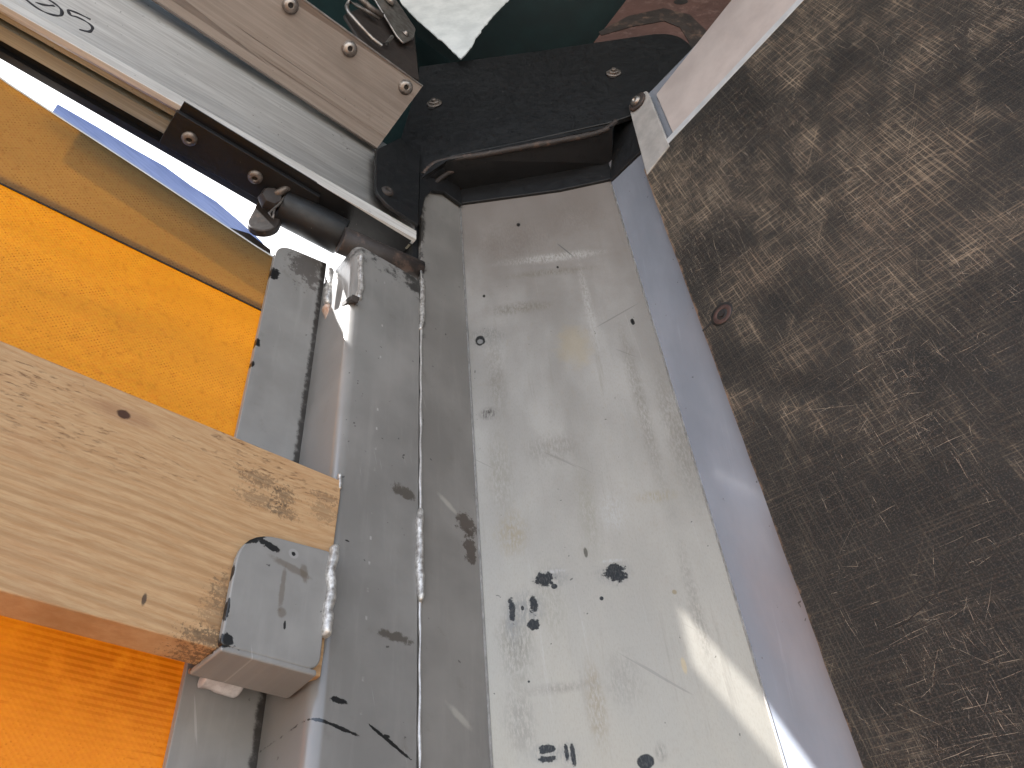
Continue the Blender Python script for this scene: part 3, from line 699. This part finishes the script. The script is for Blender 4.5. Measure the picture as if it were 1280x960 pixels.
for v in inkob.data.vertices:          # lay the ink on the hollow of the face
    x = v.co.x/S + 0.0; zz = (v.co.z)/S + .848; 
    yy = v.co.y/S + .5
    prof = sorted(lowprof, key=lambda q: q[1])
    for i in range(len(prof)-1):
        if prof[i][1] <= zz <= prof[i+1][1] and prof[i+1][1] > prof[i][1]:
            t = (zz-prof[i][1])/(prof[i+1][1]-prof[i][1]); dy = prof[i][0]*(1-t)+prof[i+1][0]*t; break
    else: dy = .003
    v.co.y = (ry(x)+dy+(yy-.511) - .5)*S

# ------------------------------------------------------------------ black lock tube under the rail
lk = thing('curtain_tensioner', 'black steel strip and tube with rusty nut and lug under the silver rail', 'tensioner', (.15, .54, .83))
a0, a1, a2, a3 = P(200, 175, 'Z', .846), P(222, 136, 'Z', .846), P(400, 243, 'Z', .846), P(392, 285, 'Z', .846)
m = MB(); m.prism([a0, a1, a2, a3], V(0, 0, -.006)); m.build('mounting_strip', M['black'], lk, .0008)
for (px, py) in ((237, 173), (319, 221)):
    button_bolt(P(px, py, 'Z', .840), V(0, 0, -1), .0085, lk, 'screw', 'boltd')
ya = .545
c1 = P(352, 257, 'Y', ya-.005); c2 = P(428, 297, 'Y', ya-.02)
ax = (c2-c1).normalized()
def cyl(mb, p, q, r, n=32, prof=((0, 1), (1, 1))):
    nn, a, b = frame(q-p); L = (q-p).length
    mb.loft([[p+nn*L*t+(a*math.cos(2*math.pi*k/n)+b*math.sin(2*math.pi*k/n))*r*s_ for k in range(n)] for t, s_ in prof], smooth=True)
m = MB(); cyl(m, c1, c2, .0222, 36, ((0, .6), (0, .93), (.03, 1), (.97, 1), (1, .95), (1, .3))); m.build('tube', M['black'], lk, .0006)
# bar carrying on to the corner
b0 = P(426, 300, 'Y', .515); b1 = P(524, 342, 'Y', .500)
m = MB(); cyl(m, b0, b1, .016, 20, ((0, .9), (0, 1), (1, 1), (1, .9))); m.build('end_bar', M['blackw'], lk)
# lug plate on the left end, rounded
lc = P(329, 277, 'Y', .552); lt = P(344, 246, 'Y', .548)
dirl = (lt-lc).normalized(); nn = (lc.normalized() - lc.normalized().dot(dirl)*dirl).normalized(); nn = (nn+ax*.45).normalized(); sd = dirl.cross(nn).normalized(); nn = sd.cross(dirl)
pts = [lc + (sd*math.cos(t)*.0175 - dirl*math.sin(t)*.0175) for t in [math.pi*k/12 for k in range(13)]] + [lt-sd*.0165, lt+sd*.0165]
m = MB(); m.prism(pts, nn*.010); m.build('lug', M['rust'], lk, .002, 3)
nc = P(338, 250, 'Y', .535)
m = MB(); disc_stack(m, nc, V(-.2, -1, -.35), [(.012, -.006), (.0145, .0), (.0135, .006), (.011, .010), (.0065, .0105)], 7, True); m.build('nut', M['rust'], lk, .0006)
m = MB(); s0_ = P(344, 244, 'Y', .527); cyl(m, s0_, s0_+V(.010, -.014, .012), .0045, 16, ((0, 1), (1, 1), (1, .6), (.9, .5))); m.build('pin', M['boltd'], lk)
m = MB(); pth = [P(a, b, 'Y', .524) for a, b in ((360, 234), (357, 244), (350, 254), (341, 262), (336, 266), (341, 274), (343, 262))]
m.tube(pth, .0012, 8); m.build('wire_clip', M['bolt'], lk)

# ------------------------------------------------------------------ black corner bracket
br = thing('corner_bracket', 'large dirty black steel corner bracket bolted across the top of the pale corner post', 'bracket', (.45, .38, .87))
CB = .825
def Q(px, py, c=CB): return P(px, py, 'D', c)
pts = [Q(500, 176), Q(521, 105), Q(524, 83), Q(670, 64), Q(845, 38), Q(880, 74), Q(850, 118), Q(800, 140), Q(766, 152), Q(650, 178), Q(560, 196), Q(527, 222)]
m = MB(); m.prism(rpoly(pts, [0, 0, .004, 0, .05, .03, 0, .01, .01, 0, .01, 0], 6), V(.006, .006, 0)); m.build('diagonal_plate', M['black'], br, .0016, 3)
# worn rolled lower edge
def rim(px, c, r, name, mat):
    pp = [Q(a, b, c) for a, b in px]; full = []
    for i in range(len(pp)-1):
        a = pp[max(i-1, 0)]; b = pp[i]; c_ = pp[i+1]; d = pp[min(i+2, len(pp)-1)]
        for k in range(8):
            t = k/8; full.append(.5*((2*b)+(c_-a)*t+(2*a-5*b+4*c_-d)*t*t+(3*b-a-3*c_+d)*t**3))
    full.append(pp[-1]); m = MB(); m.tube(full, [r*(1+.15*noise.noise(q*60)) for q in full], 12, .15); return m.build(name, mat, br)
rim([(529, 219), (548, 203), (600, 194), (650, 185), (700, 176), (750, 165), (770, 152)], CB+.004, .0042, 'rolled_edge', M['blackw'])
rim([(540, 232), (565, 214), (610, 205), (660, 195), (720, 183), (762, 174)], CB+.03, .0035, 'inner_rib', M['blackw'])
# underside going back to the post and the lip lying on the post plate
u0 = [Q(528, 222, CB), Q(560, 200, CB), Q(766, 158, CB)]; v0 = [Q(532, 246, CP-.004), Q(575, 236, CP-.004), Q(765, 204, CP-.004)]
m = MB(); m.prism([u0[0], u0[1], u0[2], v0[2], v0[1], v0[0]], V(0, 0, .008)); m.build('underside', M['black'], br)
for k_ in (0, 1):
    pass
m = MB(); m.prism([Q(575, 254, CP-.006), Q(700, 237, CP-.006), Q(765, 223, CP-.006), Q(765, 195, CP-.006), Q(575, 225, CP-.006)], V(.005, .005, 0)); m.build('lower_lip', M['black'], br, .001)
# left wing over the rail end and over the flange top
yw_ = .4785
wl = [P(470, 187, 'Y', yw_), P(470, 240, 'Y', yw_), P(487, 258, 'Y', yw_), P(523, 281, 'Y', yw_), P(525, 190, 'Y', yw_), P(500, 172, 'Y', yw_)]
m = MB(); m.prism(rpoly(wl, [0, .018, .006, 0, 0, 0]), V(0, .005, 0)); m.build('side_wing', M['black'], br, .001)
m = MB(); m.prism([P(523, 283, 'Y', .482), P(526, 192, 'Y', .482), P(548, 200, 'Y', .482), P(575, 232, 'Y', .482), P(578, 256, 'Y', .482), P(556, 240, 'Y', .482), P(540, 238, 'Y', .482), P(532, 246, 'Y', .482)], V(0, .005, 0)); m.build('back_wing', M['black'], br, .001)
button_bolt(P(484, 240, 'Y', yw_), V(-.3, -1, -.1), .0085, br, 'bolt_head', 'blackw')
m = MB(); m.box(V(.343, .497, .79), V(.362, .60, 1.12)); m.build('rear_filler', M['black'], br)  # added black filler closing the bright gap behind the rail end
# right wing
m = MB(); m.prism([P(762, 226, 'X', .566), P(806, 184, 'X', .566), P(812, 120, 'X', .566), P(768, 150, 'X', .566)], V(.005, 0, 0)); m.build('side_wing', M['black'], br, .001)
for (px, py) in ((543, 130), (767, 92)):
    c = Q(px, py, CB-.001)
    # slotted hole: dark oblong recess with the nut sitting in it
    sl_ = DU*.35+V(0, 0, 1); sl_.normalize(); side = DU - DU.dot(sl_)*sl_; side.normalize(); L = .020; rr = .0065
    sp = [c+side*math.cos(t)*rr+sl_*(math.sin(t)*rr+L*.5) for t in [math.pi*k/8 for k in range(9)]]+[c+side*math.cos(t)*rr+sl_*(math.sin(t)*rr-L*.5) for t in [math.pi+math.pi*k/8 for k in range(9)]]
    m = MB(); m.prism(sp, DN*.0014-DN*.002); m.build('slot', M['socket'], br)
    hexnut(c-DN*.0008, -DN, .0078, br)

# ------------------------------------------------------------------ front beam with strap
beam = thing('front_beam', 'off white painted steel beam running along the top of the scratched black panel', 'beam', (.58, 0, .96))
XB = .565
e0 = P(818, 114, 'X', XB); e1 = P(905, 0, 'X', XB); f0 = P(832, 184, 'X', XB); f1 = P(1003, 0, 'X', XB)
far = -3.5
def yat(a, b, y): return a+(b-a)*((y-a.y)/(b.y-a.y))
E1 = V(XB, far, e1.z+.0); F1 = V(XB, far, .975)
m = MB(); secs = []
for (y, zt0, zb0) in ((e0.y, e0.z, .93), (.05, e1.z, .93), (far, e1.z, .93)):
    secs.append([V(XB, y, zb0), V(XB, y, zt0-.012), V(XB+.004, y, zt0-.003), V(XB+.012, y, zt0), V(XB+.07, y, zt0), V(XB+.07, y, zb0)])
m.loft(secs); m.build('beam_face', M['pink'], beam, .0015, 3)
# strap at the post end with its screw
sp = [P(785, 131, 'X', .558), P(808, 112, 'X', .558), P(836, 182, 'X', .558), P(808, 218, 'X', .558)]
m = MB(); m.prism(rpoly(sp, [.008, .008, 0, 0]), V(.005, 0, 0)); m.build('strap', M['strap'], beam, .001)
wc = P(797, 128, 'X', .557)
m = MB(); disc_stack(m, wc, V(-1, 0, 0), [(.015, 0), (.0152, .002), (.013, .0032), (.007, .003)], 30); m.build('rubber_washer', M['blackw'], beam)
button_bolt(wc+V(-.003, 0, 0), V(-1, 0, 0), .0085, beam, 'screw', 'bolt')

# ------------------------------------------------------------------ black panel
bd = thing('plywood_panel', 'big black scratched plywood panel filling the right side under the off white beam', 'panel', (.57, -.2, FZ))
XP = .56
c_t = P(805, 212, 'X', XP); c_r = P(1005, 0, 'X', XP); c_b = P(1082, 960, 'X', XP)
el = []
zs = [c_t.z - i*.012 for i in range(76)]
for i, z in enumerate(zs):
    t = i/75; y = .2765 + (-.0030)*t + .0007*noise.noise(Vector((z*18, 0, 4))) + .0005*noise.noise(Vector((z*90, 0, 2)))
    if i == 0: y = c_t.y
    el.append(V(XP, y, z))
zr = c_t.z+(c_r.z-c_t.z)*1.0
outl = [V(XP, -4, FZ), V(XP, -4, zr), V(XP, c_r.y, zr)] + el + [V(XP, el[-1].y, FZ)]
m = MB(); m.prism(outl, V(.0085, 0, 0)); m.bm.faces.ensure_lookup_table()
for f in m.bm.faces:
    f.normal_update(); f.material_index = 0 if abs(f.normal.x) > .9 else 1
rnd = random.Random(3)
k = 0
for i in range(34000):
    y = rnd.uniform(-.34, .272); z = rnd.uniform(.02, .97)
    dn = noise.noise(Vector((y*7+3, z*5, 1.7))) + .5*noise.noise(Vector((y*19, z*17, 5.1)))
    if rnd.random() > .05+1.5*max(0, dn+.05)*(.45+.55*min(1, max(0, z)/.6)): continue
    r_ = rnd.random()
    ang = rnd.gauss(1.50, .09) if r_ < .42 else rnd.gauss(.06, .10) if r_ < .82 else rnd.gauss(.8, .3) if r_ < .91 else rnd.gauss(2.3, .3)
    L = rnd.choice((.008, .012, .018, .025, .04)) * rnd.uniform(.6, 1.3)
    if rnd.random() < .012: L = rnd.uniform(.06, .14)
    wd = rnd.uniform(.00008, .00021); x = XP-.00004-.00000001*i
    d = V(0, math.cos(ang), math.sin(ang)); s_ = V(0, -math.sin(ang), math.cos(ang)); c = V(x, y, z); bend = s_*rnd.uniform(-.03, .03)*L
    pts = [c-d*L/2, c-s_*wd+bend, c+d*L/2, c+s_*wd+bend]
    if any(q.y > .272 or q.z > .952 for q in pts): continue
    m.face(pts, 2); k += 1
m.build('board', [M['board'], M['plyedge'], M['scr']], bd)
# dark long cut
cut = [P(a, b, 'X', XP-.0001) for a, b in ((1262, 610), (1218, 668), (1190, 705), (1170, 742), (1135, 776), (1112, 788))]
m = MB(); m.tube(cut, [.0002, .0004, .0005, .0005, .0004, .0001], 6, 0, 1); m.build('deep_scratch', M['socket'], bd)
# pale lip capping the panel
m = MB(); secs = []
for (y, z) in ((c_t.y-.004, c_t.z), (c_r.y, c_r.z), (far, c_r.z)):
    secs.append([V(XP-.0005, y, z+.0005), V(XP-.0005, y, z+.012), V(XP+.012, y, z+.012), V(XP+.012, y, z+.0005)])
m.loft(secs); m.build('cap_strip', M['lip'], bd, .0008)
# recessed rusty washer with the slit to the edge
wq = P(903, 393, 'X', XP)
m = MB(); disc_stack(m, wq+V(.001, 0, 0), V(-1, 0, 0), [(.0118, 0), (.0120, .0012), (.0110, .0018), (.0038, .0014), (.0036, .0008), (.0005, .0007)], 26); ws = m.build('dished_washer', M['washer'], bd)
m = MB(); disc_stack(m, wq+V(-.0012, 0, 0), V(-1, 0, 0), [(.0038, 0), (.0036, .0008), (.0002, .0009)], 6, True); m.build('socket', M['socket'], ws)
m = MB(); disc_stack(m, wq+V(-.0001, .0002, .0008), V(-1, 0, 0), [(.0140, 0), (.0140, .0004), (.001, .0005)], 22); m.build('countersink', M['socket'], bd)
s_a = P(893, 399, 'X', XP-.0003); s_b = P(879, 413, 'X', XP-.0003)
m = MB(); dd = (s_b-s_a).normalized(); ss_ = dd.cross(V(1, 0, 0)).normalized()
m.prism([s_a+ss_*.0014, s_b+ss_*.0012+dd*.001, s_b-ss_*.0012+dd*.001, s_a-ss_*.0018], V(.0004, 0, 0)); m.build('slit', M['socket'], bd)

# ------------------------------------------------------------------ roof: cover, torn sheet, brown plate, latch
rc = thing('roof_cover', 'dark green roof tarpaulin above the black corner bracket', 'tarpaulin', (0, 0, 1.75))
m = MB()
XN, YN = 1.3, 2.2; ZR = 1.75
gx = 30
vs = [[m.bm.verts.new(V(-1.0+2.2*i/gx, -1.9+2.6*j/gx, ZR+.015*noise.noise(Vector((i*.35, j*.35, 0))))) for j in range(gx+1)] for i in range(gx+1)]
vt = [[m.bm.verts.new(v.co+V(0, 0, .004)) for v in r] for r in vs]
for i in range(gx):
    for j in range(gx):
        m.bm.faces.new((vs[i][j], vs[i+1][j], vs[i+1][j+1], vs[i][j+1])).smooth = True
        m.bm.faces.new((vt[i][j], vt[i+1][j], vt[i+1][j+1], vt[i][j+1])).smooth = True
m.build('cover_sheet', M['teal'], rc)
m = MB(); m.box(V(-9, .585, .985), V(1.2, .59, ZR+.02)); m.box(V(-9, .555, .985), V(1.2, .59, .992)); m.build('side_valance', M['teal'], rc)
m = MB(); m.box(V(.95, -1.9, .985), V(.955, .58, ZR+.02)); m.build('front_valance', M['teal'], rc)

# white torn sheet
tear = [(488, -40), (500, 2), (519, 22), (537, 38), (556, 54), (568, 66), (576, 73), (583, 66), (590, 57), (595, 47), (604, 34), (614, 22), (625, 10), (634, 1), (652, -20), (668, -40)]
pts = []
for i in range(len(tear)-1):
    for k in range(5):
        t = k/5; x = tear[i][0]*(1-t)+tear[i+1][0]*t+1.3*noise.noise(Vector((i*5+k, 0, 0))*1.7); y = tear[i][1]*(1-t)+tear[i+1][1]*t+1.6*noise.noise(Vector((i*5+k, 7, 0))*1.7)
        pts.append(P(x, y, 'D', .80))
m = MB(); m.prism(pts, V(.0015, .0015, 0)); sh_ = m.build('torn_sheet', M['white'], None, base=P(576, 73, 'D', .80))
tag(sh_, 'torn pointed piece of white sheet hanging in front of the green roof cover', 'sheet')

# brown plate
rp = thing('gusset_plate', 'reddish brown plate with an oblong hole behind the right end of the black bracket', 'plate', P(800, 40, 'D', .86))
pts = [Q(735, 62, .86), Q(784, -2, .86), Q(810, -40, .86), Q(1000, -60, .86), Q(900, 90, .86), Q(860, 120, .86)]
m = MB(); m.prism(pts, V(.004, .004, 0)); m.build('plate', M['redplate'], rp, .001)
hc = Q(851, 2, .859); 
sp = [hc+DU*.010*math.cos(t)*(1.3 if abs(math.cos(t)) > .4 else 1)+V(0, 0, .012*math.sin(t)) for t in [2*math.pi*k/16 for k in range(16)]]
m = MB(); m.prism(sp, DN*.001); m.build('oblong_hole', M['socket'], rp)
m = MB(); arc = [Q(a, b, .858) for a, b in ((752, 44), (790, 33), (830, 26), (850, 34), (861, 52), (862, 72), (880, 72), (885, 40), (862, 18), (830, 10), (785, 20), (748, 40))]
m.prism(arc, DN*.0008); m.build('bracket_shadow_band', M['blackw'], rp)  # bracket's shadow on the brown plate, drawn as a dark band

# latch
la = thing('roof_latch', 'small steel over centre latch with wire loop on the edge of the silver rail', 'latch', P(500, 60, 'Y', .405))
YL = .408
pts = [P(a, b, 'Y', YL) for a, b in ((518, 38), (524, 100), (498, 86), (452, 54), (430, 18), (455, 8), (500, 20))]
m = MB(); m.prism(rpoly(pts, [.006, 0, 0, 0, .004, 0, 0]), V(0, .004, 0)); m.build('back_plate', M['rust'], la, .0008)
pts = [P(a, b, 'Y', YL-.010) for a, b in ((466, -6), (492, -6), (520, 36), (517, 48), (505, 54), (496, 44))]
m = MB(); m.prism(rpoly(pts, [0, 0, .006, .005, .005, 0]), V(0, .003, 0)); m.build('lever', M['bolt'], la, .0012)
m = MB(); disc_stack(m, P(507, 42, 'Y', YL-.011), V(0, -1, 0), [(.0052, 0), (.0052, .001), (.0034, .001), (.0034, .003), (.002, .0042), (.0003, .0045)], 20); m.build('rivet', M['bolt'], la)
pts = [P(a, b, 'Y', YL-.008) for a, b in ((474, 24), (462, 16), (445, 6), (436, 2), (433, 8), (436, 16), (450, 32), (465, 48), (476, 56), (484, 54), (490, 46))]
m = MB(); m.tube(pts, .0026, 10); m.build('wire_loop', M['bolt'], la)
m = MB(); m.tube([P(a, b, 'Y', YL-.012) for a, b in ((444, -8), (462, 9), (478, 20))], .0042, 10); m.build('threaded_rod', M['boltd'], la)
m = MB(); disc_stack(m, P(487, 2, 'Y', YL-.013), V(0, -1, 0), [(.008, 0), (.008, .004), (.006, .006), (.0005, .0065)], 16); m.build('pivot', M['bolt'], la)
